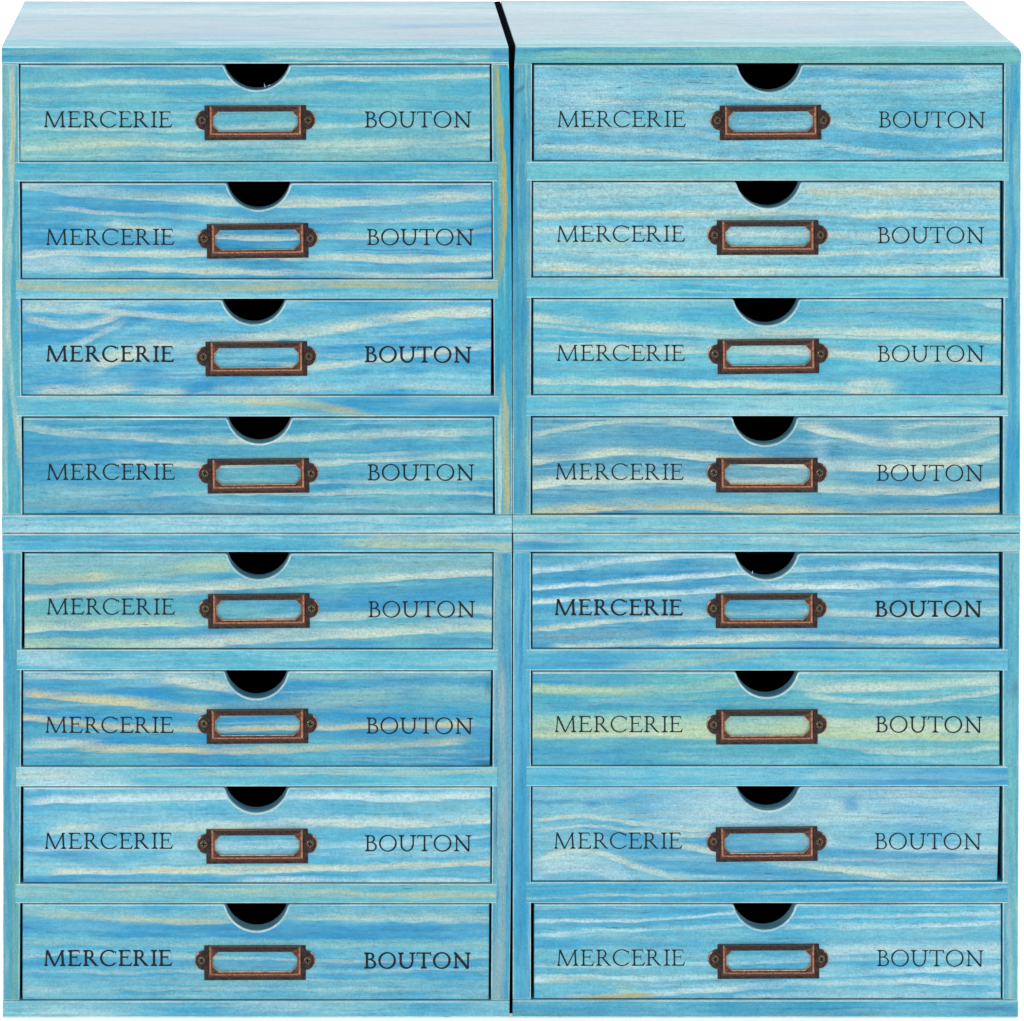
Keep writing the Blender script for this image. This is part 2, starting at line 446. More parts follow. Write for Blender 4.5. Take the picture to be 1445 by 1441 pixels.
# ------------------------------------------------------------------ lettering: roman capitals drawn by hand
def glyphs(K, H):
    """K thick stroke, H hairline, both in cap heights; returns letter -> list of polygons"""
    sh = H * .95
    def ln(x0, y0, x1, y1, w0, w1=None):
        w1 = w0 if w1 is None else w1
        dx, dy = x1 - x0, y1 - y0; l = math.hypot(dx, dy); nx, ny = -dy / l, dx / l
        return [(x0 + nx * w0 / 2, y0 + ny * w0 / 2), (x0 - nx * w0 / 2, y0 - ny * w0 / 2),
                (x1 - nx * w1 / 2, y1 - ny * w1 / 2), (x1 + nx * w1 / 2, y1 + ny * w1 / 2)]
    def rect(x0, x1, y0, y1): return [(x0, y0), (x1, y0), (x1, y1), (x0, y1)]
    def serif(xc, y, hl, hr, up, w=None):
        """slab with bracket; up=+1 rests at y and grows up, -1 hangs from y"""
        w = K if w is None else w
        q = [rect(xc - hl, xc + hr, min(y, y + up * sh), max(y, y + up * sh))]
        b = .07
        q.append([(xc - w / 2 - b, y + up * sh * .9), (xc + w / 2 + b, y + up * sh * .9), (xc + w / 2, y + up * (sh + b)), (xc - w / 2, y + up * (sh + b))])
        return q
    def arc(cx, cy, rx, ry, a0, a1, tilt=12, kk=1.0, hh=1.0, n=26):
        P = []
        pts = []
        for i in range(n + 1):
            a = math.radians(a0 + (a1 - a0) * i / n)
            w = H * hh + (K * kk - H * hh) * abs(math.cos(a - math.radians(tilt))) ** 1.6
            c, s = math.cos(a), math.sin(a)
            nl = math.hypot(c / rx, s / ry); nx, ny = c / rx / nl, s / ry / nl
            pts.append(((cx + rx * c, cy + ry * s), (cx + rx * c - nx * w, cy + ry * s - ny * w)))
        for i in range(n):
            P.append([pts[i][0], pts[i][1], pts[i + 1][1], pts[i + 1][0]])
        return P
    G = {}
    G['I'] = [rect(.205 - K / 2, .205 + K / 2, 0.01, .99)] + serif(.205, 0, .20, .20, 1) + serif(.205, 1, .19, .19, -1)
    xs = .17
    def stem(): return [rect(xs - K / 2, xs + K / 2, .01, .99)]
    G['E'] = stem() + serif(xs, 0, .17, .1, 1) + serif(xs, 1, .17, .1, -1) + [
        rect(xs, .70, 1 - H, 1), [(.70, 1.0), (.655, 1 - H), (.705, .80), (.735, .80)],
        rect(xs, .58, .51, .51 + H), [(.555, .66), (.59, .66), (.575, .37), (.55, .37)],
        [(xs, 0), (.76, 0), (.73, H * 1.15), (xs, H)], [(.76, 0), (.83, .235), (.80, .235), (.67, H)]]
    G['R'] = stem() + serif(xs, 0, .17, .19, 1) + serif(xs, 1, .17, .05, -1) + \
        [rect(xs, .40, 1 - H, 1), rect(xs, .40, .47, .47 + H)] + arc(.38, .735, .265, .265, -90, 90, 0) + \
        [ln(.40, .50, .80, .045, K * .95, K * 1.05), [(.76, .055), (.93, .0), (.93, H * .6), (.80, .10)], [(.74, .07), (.93, 0), (.82, 0.0)]]
    G['C'] = arc(.56, .5, .56, .52, 48, 318, 190, 1.0, 1.0, 40) + \
        [[(.92, .885), (1.0, .955), (.985, .74), (.955, .735)], [(.955, .165), (.93, .10), (1.045, .235), (1.03, .27)]]
    G['M'] = [ln(.135, .97, .065, .02, H * 1.15), ln(.145, .985, .605, .0, K * 1.12, K * .95), ln(.60, .0, 1.085, .97, H * 1.15),
              ln(1.07, .99, 1.125, .01, K)] + serif(.07, 0, .09, .11, 1, H) + serif(1.125, 0, .17, .15, 1) + \
        [[(.03, 1.0), (.17, 1.0), (.19, .94), (.11, .955)], [(1.05, 1.0), (1.21, 1.0), (1.20, 1 - sh), (1.07, 1 - sh * 1.6)]]
    G['B'] = stem() + serif(xs, 0, .17, .05, 1) + serif(xs, 1, .17, .05, -1) + \
        [rect(xs, .36, 1 - H, 1), rect(xs, .40, .52, .52 + H), rect(xs, .42, 0, H)] + \
        arc(.35, .765, .275, .235, -90, 90, 0) + arc(.42, .285, .32, .285, -90, 90, 0)
    G['O'] = arc(.55, .5, .55, .525, 0, 360, 168, 1.0, 1.0, 56)
    G['U'] = [rect(.21 - K / 2, .21 + K / 2, .36, .99), ln(.935, .99, .935, .36, H * 1.35)] + serif(.21, 1, .17, .19, -1) + \
        serif(.935, 1, .19, .19, -1, H) + arc(.555, .39, .39 + K / 2 - .045, .41, 180, 360, 200, 1.0, 1.2, 30)
    G['T'] = [rect(.465 - K / 2, .465 + K / 2, .01, .99), rect(.05, .88, 1 - H, 1),
              [(.03, 1.02), (.075, 1.02), (.10, 1 - H), (.035, .79), (.0, .79)], [(.90, 1.02), (.86, 1.02), (.83, 1 - H), (.90, .79), (.935, .79)]] + serif(.465, 0, .19, .19, 1)
    G['N'] = [ln(.175, .97, .175, .02, H * 1.25), ln(.10, .985, .915, .0, K * 1.1), ln(.92, .0, .92, .97, H * 1.25)] + \
        serif(.175, 0, .16, .17, 1, H) + serif(.92, 1, .19, .16, -1, H) + [[(-.02, 1.0), (.14, 1.0), (.20, .93), (.08, .955)], [(.86, .05), (.96, -.03), (.955, .12)]]
    return G
LAYOUT = {'MERCERIE': [('M', 0), ('E', 1.43), ('R', 2.37), ('C', 3.40), ('E', 4.56), ('R', 5.46), ('I', 6.53), ('E', 7.03)],
          'BOUTON': [('B', 0), ('O', .865), ('U', 2.04), ('T', 3.21), ('O', 4.235), ('N', 5.48)]}
def word_mesh(word, K, H):
    G = glyphs(K, H)
    bm = bmesh.new()
    cap = 22.9 * S
    k = 0
    for ch, x0 in LAYOUT[word]:
        for poly in G[ch]:
            k += 1
            y = -.00006 - .0000015 * (k % 9)
            try: bm.faces.new([bm.verts.new(((x0 + p[0]) * cap, y, p[1] * cap)) for p in poly])
            except ValueError: pass
    bmesh.ops.recalc_face_normals(bm, faces=bm.faces)
    me = bpy.data.meshes.new("printed_word"); bm.to_mesh(me); bm.free()
    me.materials.append(INK)
    return me
WORDS = {}
for w in LAYOUT:
    WORDS[w] = [word_mesh(w, .104, .062), word_mesh(w, .114, .070), word_mesh(w, .150, .092)]

# ------------------------------------------------------------------ what each drawer looks like
# crop = photograph window the grain was read in: px = x/2 + X0, py = y/2 + Y0
def G(X0, Y0, lst):
    out = []
    for s in lst:
        pts, wu, wd, amp, ck = s[:5]
        q = [[(x / 2.0014 + X0, y / 2.0014 + Y0) for x, y in pts], wu / 2, wd / 2, amp, ck]
        for e in s[5:7]: q.append(None if e is None else e / 2.0014 + X0)
        if len(s) > 7: q.append(s[7] / 2)
        out.append(tuple(q))
    return out
A_, B_ = -200, 1700
DR = []
def drawer_spec(*a): DR.append(a)
# rect, notch (x0,x1,bottom), MERCERIE (x, baseline), BOUTON (x, baseline), holder centre, ink weights, inset mm, light, deep, streaks, label
drawer_spec((27.6, 91.3, 692, 228.3), (316, 408.5, 127.8), (63, 180.3), (515, 180.6), (360.3, 173.6), (1, 1), .9, (118, 200, 218), (82, 182, 218),
 G(0, 60, [([(60,74),(500,80),(940,78),(1380,72)],22,18,.4,'b'), ([(60,130),(1380,125)],10,10,.3,'b'), ([(60,290),(700,290),(1380,280)],36,40,.4,(150,196,186)),
  ([(60,117),(500,108),(940,102),(1380,90)],7,7,.85,'c'), ([(60,158),(500,154),(1380,150)],7,7,.4,'g'), ([(60,184),(900,192),(1380,190)],6,6,.35,'c'),
  ([(60,236),(500,242),(940,232),(1380,238)],8,7,.55,'c'), ([(60,294),(300,288),(600,284),(940,285),(1380,264)],12,8,.75,'c'), ([(60,285),(300,282)],24,20,.35,'y',70,420),
  ([(60,320),(500,312),(940,300),(1380,286)],5,5,.45,'c'), ([(60,330),(1380,322)],8,5,.4,'g')]),
 None)
drawer_spec((30.2, 258.3, 694.6, 394.2), (320, 409.5, 297), (66, 346.5), (518, 346.5), (363.5, 340.5), (1, 1), 1.0, (110, 198, 228), (60, 164, 218),
 G(0, 230, [([(60,88),(300,120),(500,140)],34,30,.75,'b',A_,560,60), ([(60,215),(500,218),(1380,225)],14,14,.4,'b'), ([(700,130),(1380,140)],14,14,.45,'b',640),
  ([(60,60),(250,78),(400,96),(640,108),(900,108),(1380,92)],20,10,.8,'c'), ([(200,128),(400,145),(900,158),(1380,148)],6,7,.55,'c',150),
  ([(420,186),(640,204),(900,206),(1380,186)],8,8,.65,'c',300), ([(60,262),(300,240),(500,258),(880,262),(1150,268),(1380,258)],10,9,.85,'c'),
  ([(60,305),(230,294),(430,288),(600,302),(900,310),(1380,304)],9,9,.8,'c',170), ([(60,268),(260,275)],26,34,.5,'w',A_,230,50), ([(60,320),(1380,320)],7,6,.35,'b',300)]),
 "drawer with scuffed whitish lower left corner")
drawer_spec((30.4, 423.4, 694.0, 558.3), (313.5, 402.5, 458.5), (66, 511), (515, 512), (361.8, 507), (2, 2), .9, (118, 202, 230), (64, 168, 222),
 G(0, 395, [([(60,105),(250,130),(400,100)],22,22,.7,'b',A_,420,50), ([(60,160),(260,150)],22,26,.75,'b',A_,300,40), ([(320,270),(450,262)],30,38,.8,'b',310,450,30),
  ([(500,310),(610,296)],14,16,.85,'b',500,620,30), ([(60,300),(220,290)],30,30,.5,'b',A_,260,40), ([(900,92),(1150,72),(1380,66)],12,14,.65,'b',820), ([(940,190),(1380,140)],10,14,.4,'b',900),
  ([(60,72),(260,78)],13,13,1.0,'c',70,270,40), ([(70,100),(180,124),(300,108)],12,11,1.0,'c',75,330,30), ([(280,80),(480,100),(650,104)],9,8,.6,'c',260,640,40),
  ([(300,60),(600,62)],6,8,.5,'l',280,640,40), ([(200,185),(280,150),(340,120)],9,9,.55,'c',190,340,30),
  ([(410,164),(480,172),(580,178),(860,134),(1050,120),(1380,88)],17,13,.98,'c',425), ([(500,196),(600,188)],10,8,.5,'c',490,600,20), ([(560,228),(860,240),(1000,234),(1200,205),(1380,178)],10,9,.8,'c',800),
  ([(250,250),(330,215),(420,190)],26,22,.95,'c',255,420,40), ([(120,318),(340,300)],18,14,1.0,'c',110,360,40), ([(430,318),(540,310)],9,9,.7,'c',400,520,30),
  ([(880,270),(1380,268)],8,10,.35,'l',700), ([(500,305),(900,300),(1380,302)],10,10,.45,'c',620), ([(420,140),(640,150)],10,10,.35,'l')]),
 "drawer with swirling deep blue and cream stain")
drawer_spec((32.4, 589.8, 696.4, 726.0), (321, 411, 626.8), (67, 678), (519, 678.6), (364.6, 672), (1, 1), .8, (106, 190, 214), (62, 160, 208),
 G(0, 560, [([(60,130),(300,150),(420,140)],34,38,.75,'b',A_,470,70), ([(420,286),(580,284)],16,18,.8,'b',420,590,30), ([(60,235),(400,250)],20,20,.5,'b',A_,460,60), ([(700,145),(1380,130)],14,16,.35,'b',600),
  ([(60,80),(250,94),(450,126),(660,126),(900,116),(1080,98),(1380,98)],11,9,.85,'c'), ([(200,172),(420,186),(600,190),(900,186),(1050,172),(1380,166)],9,7,.75,'c',330),
  ([(100,170),(330,160)],8,9,.55,'g',80,400,40), ([(900,236),(1380,226)],6,7,.55,'c',860), ([(60,270),(420,272),(580,272),(900,266),(1380,272)],7,6,.65,'c',430),
  ([(60,292),(500,306),(1380,302)],16,18,.55,'m'), ([(600,290),(1380,318)],8,8,.4,'l',560), ([(60,250),(420,258)],8,8,.4,'g',A_,430)]),
 None)
drawer_spec((33.8, 781.3, 695.8, 916.2), (320.5, 409, 818.2), (67, 868), (520, 872), (365.3, 862.9), (1, 1), .9, (112, 192, 212), (74, 168, 208),
 G(0, 750, [([(60,80),(500,78)],16,16,.5,'g',A_,640), ([(600,165),(1000,185),(1380,160)],24,36,.7,'b',520,None,80), ([(60,222),(500,205),(620,200)],26,26,.45,'t',A_,640,60),
  ([(60,120),(300,118),(500,106),(640,98)],22,16,.65,'y',A_,660), ([(70,138),(250,132),(350,128)],11,8,.95,'k',75,300,60), ([(860,104),(1100,96),(1380,86)],18,16,.6,'g',820),
  ([(60,184),(300,172),(500,162),(720,145),(900,139),(1100,130),(1380,117)],14,7,1.0,'c'), ([(60,190),(500,172)],7,5,.5,'k',A_,620),
  ([(60,276),(300,260),(500,258),(900,240),(1380,224)],11,8,.9,'c'), ([(60,262),(600,245)],20,10,.45,'y',A_,620), ([(60,300),(400,296),(700,268)],14,12,.5,'b',380,900,60),
  ([(400,326),(700,306),(940,292),(1380,274)],20,9,.88,'c',330), ([(60,312),(400,318)],20,18,.6,'y',A_,470,60), ([(700,322),(1380,302)],10,18,.5,'b',640), ([(880,232),(1380,212)],6,8,.4,'g',860)]),
 "drawer with broad cream and greenish streaks rising to the right")
drawer_spec((31.8, 947.4, 694.0, 1082.2), (317.5, 406, 986.8), (65, 1035), (517, 1036), (363.3, 1025.7), (1, 1), .9, (94, 184, 212), (46, 156, 210),
 G(0, 915, [([(60,105),(300,110),(460,118)],30,24,.9,'b',A_,480,50), ([(60,178),(600,190),(1380,178)],16,16,.75,'b'), ([(60,238),(480,252),(1000,238),(1380,228)],16,16,.75,'b'), ([(700,102),(1380,94)],14,14,.6,'b',800),
  ([(700,72),(1380,68)],14,14,.6,'g',800), ([(440,82),(560,96),(640,106)],18,14,.85,'c',450,660,50), ([(60,74),(420,70)],7,8,.55,'c',80,420,40), ([(310,88),(460,86)],10,20,.4,'l',300,450,40),
  ([(60,124),(260,142),(420,158),(600,170)],16,10,1.0,'k',75,600), ([(580,168),(720,160),(900,148),(1100,122),(1380,128)],26,24,.6,'g',570), ([(600,176),(900,164),(1380,140)],8,6,.6,'m',570),
  ([(60,194),(300,212),(480,228),(740,228),(900,220),(1380,212)],10,7,.85,'k',A_,1330), ([(60,262),(160,262)],14,12,.8,'c',75,260,60),
  ([(60,262),(350,278),(550,291),(740,290),(900,280),(1100,269),(1290,256)],11,10,1.0,'k',230,1310,40), ([(60,324),(300,318)],20,16,.55,'t',A_,330,60), ([(1300,320),(1380,322)],14,10,.6,'d',1340,None,20), ([(1320,100),(1390,100)],20,30,.5,'d',1370,None,10)]),
 "drawer with tan streaks on deep blue")
drawer_spec((32.2, 1111.6, 692.8, 1247.2), (317, 406.5, 1148), (64, 1199), (515, 1202.3), (362.8, 1195), (1, 1), 1.0, (134, 206, 230), (92, 186, 226),
 G(0, 1080, [([(60,74),(240,76)],12,12,.5,'b',A_,300,60), ([(60,112),(300,116)],14,14,.45,'b',A_,420,60), ([(60,216),(240,248)],26,26,.65,'b',A_,300,60), ([(60,322),(330,318)],18,16,.85,'b',A_,380,60), ([(400,318),(800,312)],8,10,.5,'b',380,900,60),
  ([(60,102),(330,86),(640,80),(820,86),(1000,86),(1380,78)],13,11,.95,'w',90), ([(80,180),(250,178),(420,176),(580,172),(870,174),(1100,160),(1380,156)],16,9,.98,'c',140),
  ([(480,152),(900,160),(1380,140)],14,14,.35,'w',440), ([(60,228),(480,228),(940,226),(1380,196)],8,7,.5,'w',60), ([(100,300),(380,300),(600,294),(740,288),(960,291),(1100,291),(1380,268)],12,8,1.0,'c',150), ([(380,294),(1380,278)],5,3,.6,'k',360),
  ([(700,322),(1380,326)],8,8,.8,'w',680), ([(500,252),(1380,246)],8,8,.3,'w',460)]),
 "pale drawer with whitish streaks and a blue lower left corner")
drawer_spec((31.0, 1276.4, 691.2, 1412.4), (317.5, 406.5, 1314.8), (63, 1364.6), (514, 1368), (359.8, 1359.5), (2, 2), 1.1, (124, 200, 226), (80, 180, 224),
 G(0, 1241, [([(60,120),(300,132),(640,142),(1380,140)],26,26,.85,'b'), ([(60,232),(1380,232)],14,14,.6,'b'), ([(60,270),(1380,262)],10,10,.35,'b'),
  ([(60,88),(330,92),(560,108),(860,94),(1380,108)],18,18,.6,'g'), ([(100,96),(330,100),(560,116),(640,118)],9,8,.6,'k',110,660), ([(860,104),(1380,120)],10,6,.55,'c',830),
  ([(60,178),(700,178),(1380,186)],12,10,.6,'g'), ([(60,216),(500,212),(940,226),(1380,216)],5,5,.5,'c'), ([(60,286),(1380,288)],7,7,.5,'g'), ([(60,312),(500,306),(1380,312)],6,6,.4,'c'), ([(60,330),(1380,328)],7,6,.35,'g'), ([(60,260),(1380,250)],4,4,.35,'c')]),
 None)
# right hand column
drawer_spec((753.2, 91.6, 1415.8, 227.6), (1041, 1131, 130.6), (788, 180), (1240.5, 180.6), (1087.6, 173.6), (0, 0), 1.1, (138, 206, 228), (90, 184, 222),
 G(722, 60, [([(60,130),(260,140)],44,60,.5,'w',A_,300,80), ([(1280,90),(1330,120)],30,30,.5,'w',1280,1330,20), ([(820,80),(1100,84)],14,20,.5,'b',800,1280,60), ([(60,275),(500,260),(1380,280)],16,18,.4,'b'), ([(60,320),(500,330)],12,8,.4,'b'),
  ([(240,160),(480,172),(600,180)],6,5,.55,'c',200,640), ([(300,150),(490,136),(700,150),(880,166)],8,7,.6,'c',440,900), ([(700,128),(900,138),(1380,118)],7,7,.45,'c',800),
  ([(60,288),(300,294),(500,312),(650,328)],8,9,.8,'c',75,700), ([(860,282),(1000,300),(1380,306)],8,6,.85,'c',840), ([(60,232),(200,236),(420,246),(600,270)],8,8,.5,'c',A_,640),
  ([(900,222),(1050,248),(1380,250)],7,7,.6,'c',860), ([(60,108),(640,106)],6,6,.4,'w'), ([(60,220),(1380,215)],5,5,.3,'y'), ([(860,110),(1380,100)],5,5,.4,'c',830)]),
 None)
drawer_spec((751.8, 257.0, 1412.4, 391.2), (1039, 1130, 294.4), (787, 342), (1239, 344), (1083.5, 335.8), (0, 0), 1.0, (146, 210, 230), (112, 196, 228),
 G(722, 230, [([(60,72),(700,66),(1380,76)],16,18,.45,'c'), ([(850,78),(1380,84)],14,14,.5,'k',830), ([(60,138),(500,135),(900,135),(1380,142)],9,10,.95,'c'), ([(60,143),(1380,146)],4,4,.5,'k'),
  ([(60,188),(500,190),(940,204),(1380,196)],10,10,.75,'c'), ([(60,244),(300,250),(500,258),(870,260),(1150,246),(1380,240)],8,7,.75,'c'), ([(60,290),(300,296),(900,302),(1380,288)],12,10,.9,'c'), ([(60,296),(400,302)],5,5,.5,'k',A_,460),
  ([(130,226),(320,226)],14,14,.45,'y',120,330,40), ([(1330,285),(1390,290)],30,24,.7,'w',1330,None,20), ([(60,104),(1380,108)],8,8,.3,'w')]),
 "palest drawer with near-straight cream bands")
drawer_spec((752.2, 422.2, 1414.3, 557.8), (1035.5, 1128, 460.2), (787, 510), (1239, 511.3), (1084.5, 503.6), (0, 0), .9, (120, 206, 226), (80, 186, 224),
 G(722, 395, [([(60,86),(620,84)],18,18,.35,'b'), ([(60,250),(600,262),(1380,270)],20,18,.4,'b'), ([(1000,300),(1380,292)],16,18,.55,'b',1090), ([(860,110),(1380,106)],10,10,.3,'b',830),
  ([(60,104),(300,128),(450,136),(700,146),(870,140),(1100,150),(1380,158)],12,8,.9,'c'), ([(60,124),(300,144),(500,152),(900,160),(1380,168)],6,5,.55,'c'), ([(860,78),(1100,76),(1380,92)],14,14,.5,'g',810),
  ([(60,184),(130,188),(500,190),(880,208),(1100,212),(1380,230)],17,12,.75,'c'), ([(60,280),(300,290),(500,288),(640,290),(800,298),(1000,312)],11,8,.9,'c',60,1000),
  ([(930,300),(1000,296),(1090,300)],20,20,.8,'c',945,1080,24), ([(1080,318),(1380,326)],6,6,.6,'c',1060), ([(60,302),(220,318),(400,324)],5,5,.45,'g',A_,460), ([(600,322),(900,322)],5,6,.5,'c',560,960), ([(740,316),(790,312)],5,8,.7,'d',752,786,14), ([(1330,62),(1385,70)],14,10,.7,'w',1330,None,20)]),
 "drawer with a cream swirl near its lower edge")
drawer_spec((750.8, 589.4, 1411.6, 726.0), (1034.5, 1125, 629), (785, 677.4), (1237.5, 679.2), (1082.5, 671.2), (0, 0), .9, (114, 186, 210), (76, 160, 202),
 G(722, 560, [([(60,140),(400,110),(600,120)],20,30,.45,'b'), ([(860,90),(1030,100)],30,30,.55,'b',930,1060,50), ([(860,285),(1100,302),(1380,270)],16,16,.6,'b',840), ([(60,280),(500,270)],16,18,.5,'b',A_,640), ([(860,222),(1100,236)],14,14,.4,'b',830),
  ([(60,102),(200,78),(330,66),(480,60)],7,6,.6,'c',A_,420), ([(400,62),(520,76),(640,90)],10,8,.5,'c',420,660), ([(60,175),(200,162),(330,160),(480,162),(620,172),(760,180),(900,196),(1080,208),(1220,190),(1390,150)],20,10,.9,'c'),
  ([(60,246),(300,237),(480,234),(700,240),(880,256),(1000,270),(1100,272),(1250,256),(1390,232)],18,9,.92,'c'), ([(60,328),(300,306),(430,302),(600,314),(900,322),(1100,326),(1390,308)],18,10,.9,'k'),
  ([(700,50),(820,78),(900,98),(1000,124),(1070,140),(1200,124),(1390,88)],16,7,.85,'c',820), ([(1000,100),(1100,84),(1390,66)],8,8,.5,'c',1080), ([(860,110),(880,110)],50,80,.32,'w',852,890,26), ([(1080,80),(1100,90)],26,40,.28,'w',1074,1110,24), ([(300,324),(640,328)],5,5,.35,'b',200,700)]),
 "drawer with deep wavy tan grain")
drawer_spec((750.8, 781.2, 1411.0, 915.6), (1038, 1126, 818.4), (784, 869), (1235.5, 871.3), (1082, 862.6), (2, 2), .9, (106, 188, 218), (62, 160, 212),
 G(722, 750, [([(60,128),(600,100)],14,16,.5,'b',A_,640), ([(60,166),(640,140)],10,12,.6,'b',A_,660), ([(60,212),(500,196)],10,12,.6,'b',A_,560), ([(840,80),(1380,78)],14,14,.45,'b',820), ([(860,130),(1380,130)],10,10,.5,'b',830), ([(60,300),(600,285),(1380,270)],16,14,.35,'b'), ([(600,328),(1380,326)],8,8,.7,'b',420),
  ([(70,106),(200,96),(330,82),(600,66)],14,6,.95,'w',A_,640), ([(80,154),(300,140),(500,128),(700,114),(950,97),(1100,100),(1300,111),(1380,110)],9,6,.95,'w'), ([(1000,92),(1120,96)],9,8,.6,'w',960,1130,40),
  ([(75,194),(200,184),(400,179),(580,166),(720,156),(900,155),(1200,150),(1380,153)],10,6,1.0,'w'), ([(60,270),(250,256),(450,242),(600,236)],9,6,.85,'c',A_,620), ([(860,224),(1380,228)],12,10,.55,'c',830),
  ([(100,330),(300,318),(560,312),(720,300),(900,298),(1100,306),(1380,308)],12,7,.92,'c',110), ([(60,292),(380,286)],16,14,.6,'m',A_,400,50), ([(180,214),(480,220)],8,8,.45,'w',160,520), ([(540,190),(900,185),(1380,180)],6,6,.35,'l',500)]),
 "drawer with bright white streaks on strong blue")
drawer_spec((750.8, 948.2, 1411.3, 1081.2), (1038.5, 1126, 984.8), (784, 1034), (1236, 1034.4), (1082.3, 1026.5), (0, 1), .9, (116, 198, 212), (84, 178, 208),
 G(722, 915, [([(60,78),(300,80)],14,14,.7,'b',A_,360,80), ([(380,72),(640,74)],14,16,.5,'t',340,660,60), ([(60,160),(500,160)],16,14,.4,'b',A_,620), ([(60,292),(280,300)],26,24,.75,'b',A_,330,60), ([(60,260),(400,262)],12,14,.5,'b',A_,500), ([(860,160),(1380,170)],10,12,.3,'b',830),
  ([(60,106),(300,112),(500,106),(640,96)],14,14,.8,'y',A_,660), ([(60,126),(500,128)],8,8,.5,'t',A_,640), ([(800,106),(1000,106),(1200,96),(1380,90)],16,12,.85,'c',790), ([(850,128),(1100,146),(1380,116)],8,8,.6,'c',830),
  ([(60,218),(250,225),(480,225),(700,225),(900,210),(1000,226),(1150,242),(1380,226)],32,26,.92,'y'), ([(860,200),(1100,226),(1380,214)],14,10,.6,'c',840), ([(80,250),(400,240)],8,6,.4,'c',80,460), ([(860,262),(1150,290),(1380,276)],10,7,.55,'c',840), ([(500,262),(900,266)],8,8,.4,'t'), ([(600,310),(1380,312)],12,12,.35,'l',480)]),
 "greenish drawer with yellow-cream bands")
drawer_spec((750.8, 1110.8, 1411.8, 1244.4), (1040, 1128, 1145), (783, 1198.6), (1235, 1199.4), (1082.2, 1192), (0, 0), 1.0, (138, 204, 226), (90, 180, 222),
 G(722, 1080, [([(340,205),(700,235),(1380,255)],26,30,.5,'b',260,None,80), ([(60,300),(200,320)],10,10,.3,'b',A_,160), ([(330,270),(640,290),(900,315)],14,22,.6,'b',320,1000,80), ([(200,90),(600,84)],14,16,.35,'b'),
  ([(600,110),(900,106),(1380,112)],60,60,.5,'w',420,None,120), ([(60,80),(300,76)],14,14,.35,'w',A_,340), ([(90,150),(200,142),(300,154),(420,168),(580,178)],6,6,.75,'c',80,560), ([(90,180),(250,172),(350,180),(560,192)],6,5,.6,'c',80,600),
  ([(475,222),(590,238),(720,268),(880,286),(1000,298),(1280,326)],12,8,.85,'c',470,1300), ([(80,262),(200,240),(280,254),(380,290),(520,320)],9,10,.85,'c',90,520), ([(60,290),(220,276),(340,320)],20,30,.6,'w',80,340,50),
  ([(860,214),(1000,222),(1380,236)],14,12,.6,'w',850), ([(930,100),(990,98)],26,34,.8,'b',942,980,16), ([(1180,264),(1290,262)],8,8,.7,'b',1195,1265,20), ([(200,104),(250,104)],10,10,.6,'b',210,246,16), ([(860,140),(1380,150)],4,4,.45,'m',800), ([(860,90),(1380,86)],4,4,.4,'m',800), ([(880,262),(1380,268)],5,5,.4,'c',850)]),
 "drawer with pale sweeping streaks like low dunes")
drawer_spec((753.4, 1276.2, 1413.6, 1410.8), (1035.5, 1123, 1313.4), (787, 1364), (1238, 1364.4), (1084.5, 1357.5), (0, 0), 1.0, (126, 204, 230), (86, 186, 228),
 G(722, 1241, [([(60,90),(600,80)],10,12,.4,'b',A_,640), ([(60,180),(600,172)],16,18,.35,'b'), ([(60,135),(600,116)],8,8,.4,'b',A_,640),
  ([(90,116),(350,112),(620,88)],5,5,.8,'w',60,640), ([(80,156),(350,140),(640,126)],5,5,.75,'w',70,660), ([(790,132),(1100,124),(1380,114)],6,6,.75,'w',780), ([(820,104),(1380,86)],5,5,.55,'w',800),
  ([(860,205),(1100,186),(1380,190)],20,14,.65,'w',840), ([(60,242),(500,232),(940,220),(1380,215)],6,6,.45,'w'), ([(70,276),(300,273),(500,268),(900,266),(1380,240)],8,7,.75,'w'), ([(110,276),(250,276)],6,7,.6,'k',120,260,30),
  ([(170,330),(380,320),(500,310),(900,291),(1380,288)],10,7,.9,'w',150), ([(180,328),(400,320)],7,7,.85,'Y',180,400,40), ([(290,302),(350,304)],14,14,.5,'y',290,350,30), ([(700,326),(1380,320)],8,8,.55,'w',640), ([(860,245),(1380,258)],8,8,.35,'w',840)]),
 "drawer with fine white lines and a yellow streak at lower left")

# ------------------------------------------------------------------ building a drawer
def notch_outline(x0, y0, x1, y1, n0, n1, nb, slant=0):
    """front outline, clockwise seen from the front, starting at the top left; a semicircular finger notch in the top edge"""
    cx = (n0 + n1) / 2; hw = (n1 - n0) / 2; dp = nb - y0
    r = (hw * hw + dp * dp) / (2 * dp); cy = nb - r       # circle centre row
    fr = 5.0                                              # shoulder rounding
    # shoulder circle centre: row y0+fr, outside the notch circle by fr
    dy = y0 + fr - cy
    sx = math.sqrt(max((r + fr) ** 2 - dy * dy, 1))
    ang = math.atan2(dy, sx)                              # contact direction on the right side
    pts = [(x0, y0)]
    c = (cx - sx, y0 + fr)
    for i in range(5):                                    # left shoulder: from straight up to the contact point
        a = -math.pi / 2 + (math.pi / 2 - ang) * i / 4
        pts.append((c[0] + fr * math.cos(a), c[1] + fr * math.sin(a)))
    a0 = math.pi - ang
    K = 28
    for i in range(1, K):
        a = (math.pi + math.atan2(-dy, sx) * -1) if False else None
        t = i / K
        th = (math.pi - ang) + (ang - (math.pi - ang)) * t  # from left contact through the bottom to the right contact
        pts.append((cx + r * math.cos(th), cy + r * math.sin(th)))
    c = (cx + sx, y0 + fr)
    for i in range(5):
        a = -math.pi / 2 - (math.pi / 2 - ang) * (1 - i / 4)
        pts.append((c[0] + fr * math.cos(a), c[1] + fr * math.sin(a)))
    pts += [(x1, y0), (x1 - slant, y1), (x0, y1)]
    return pts

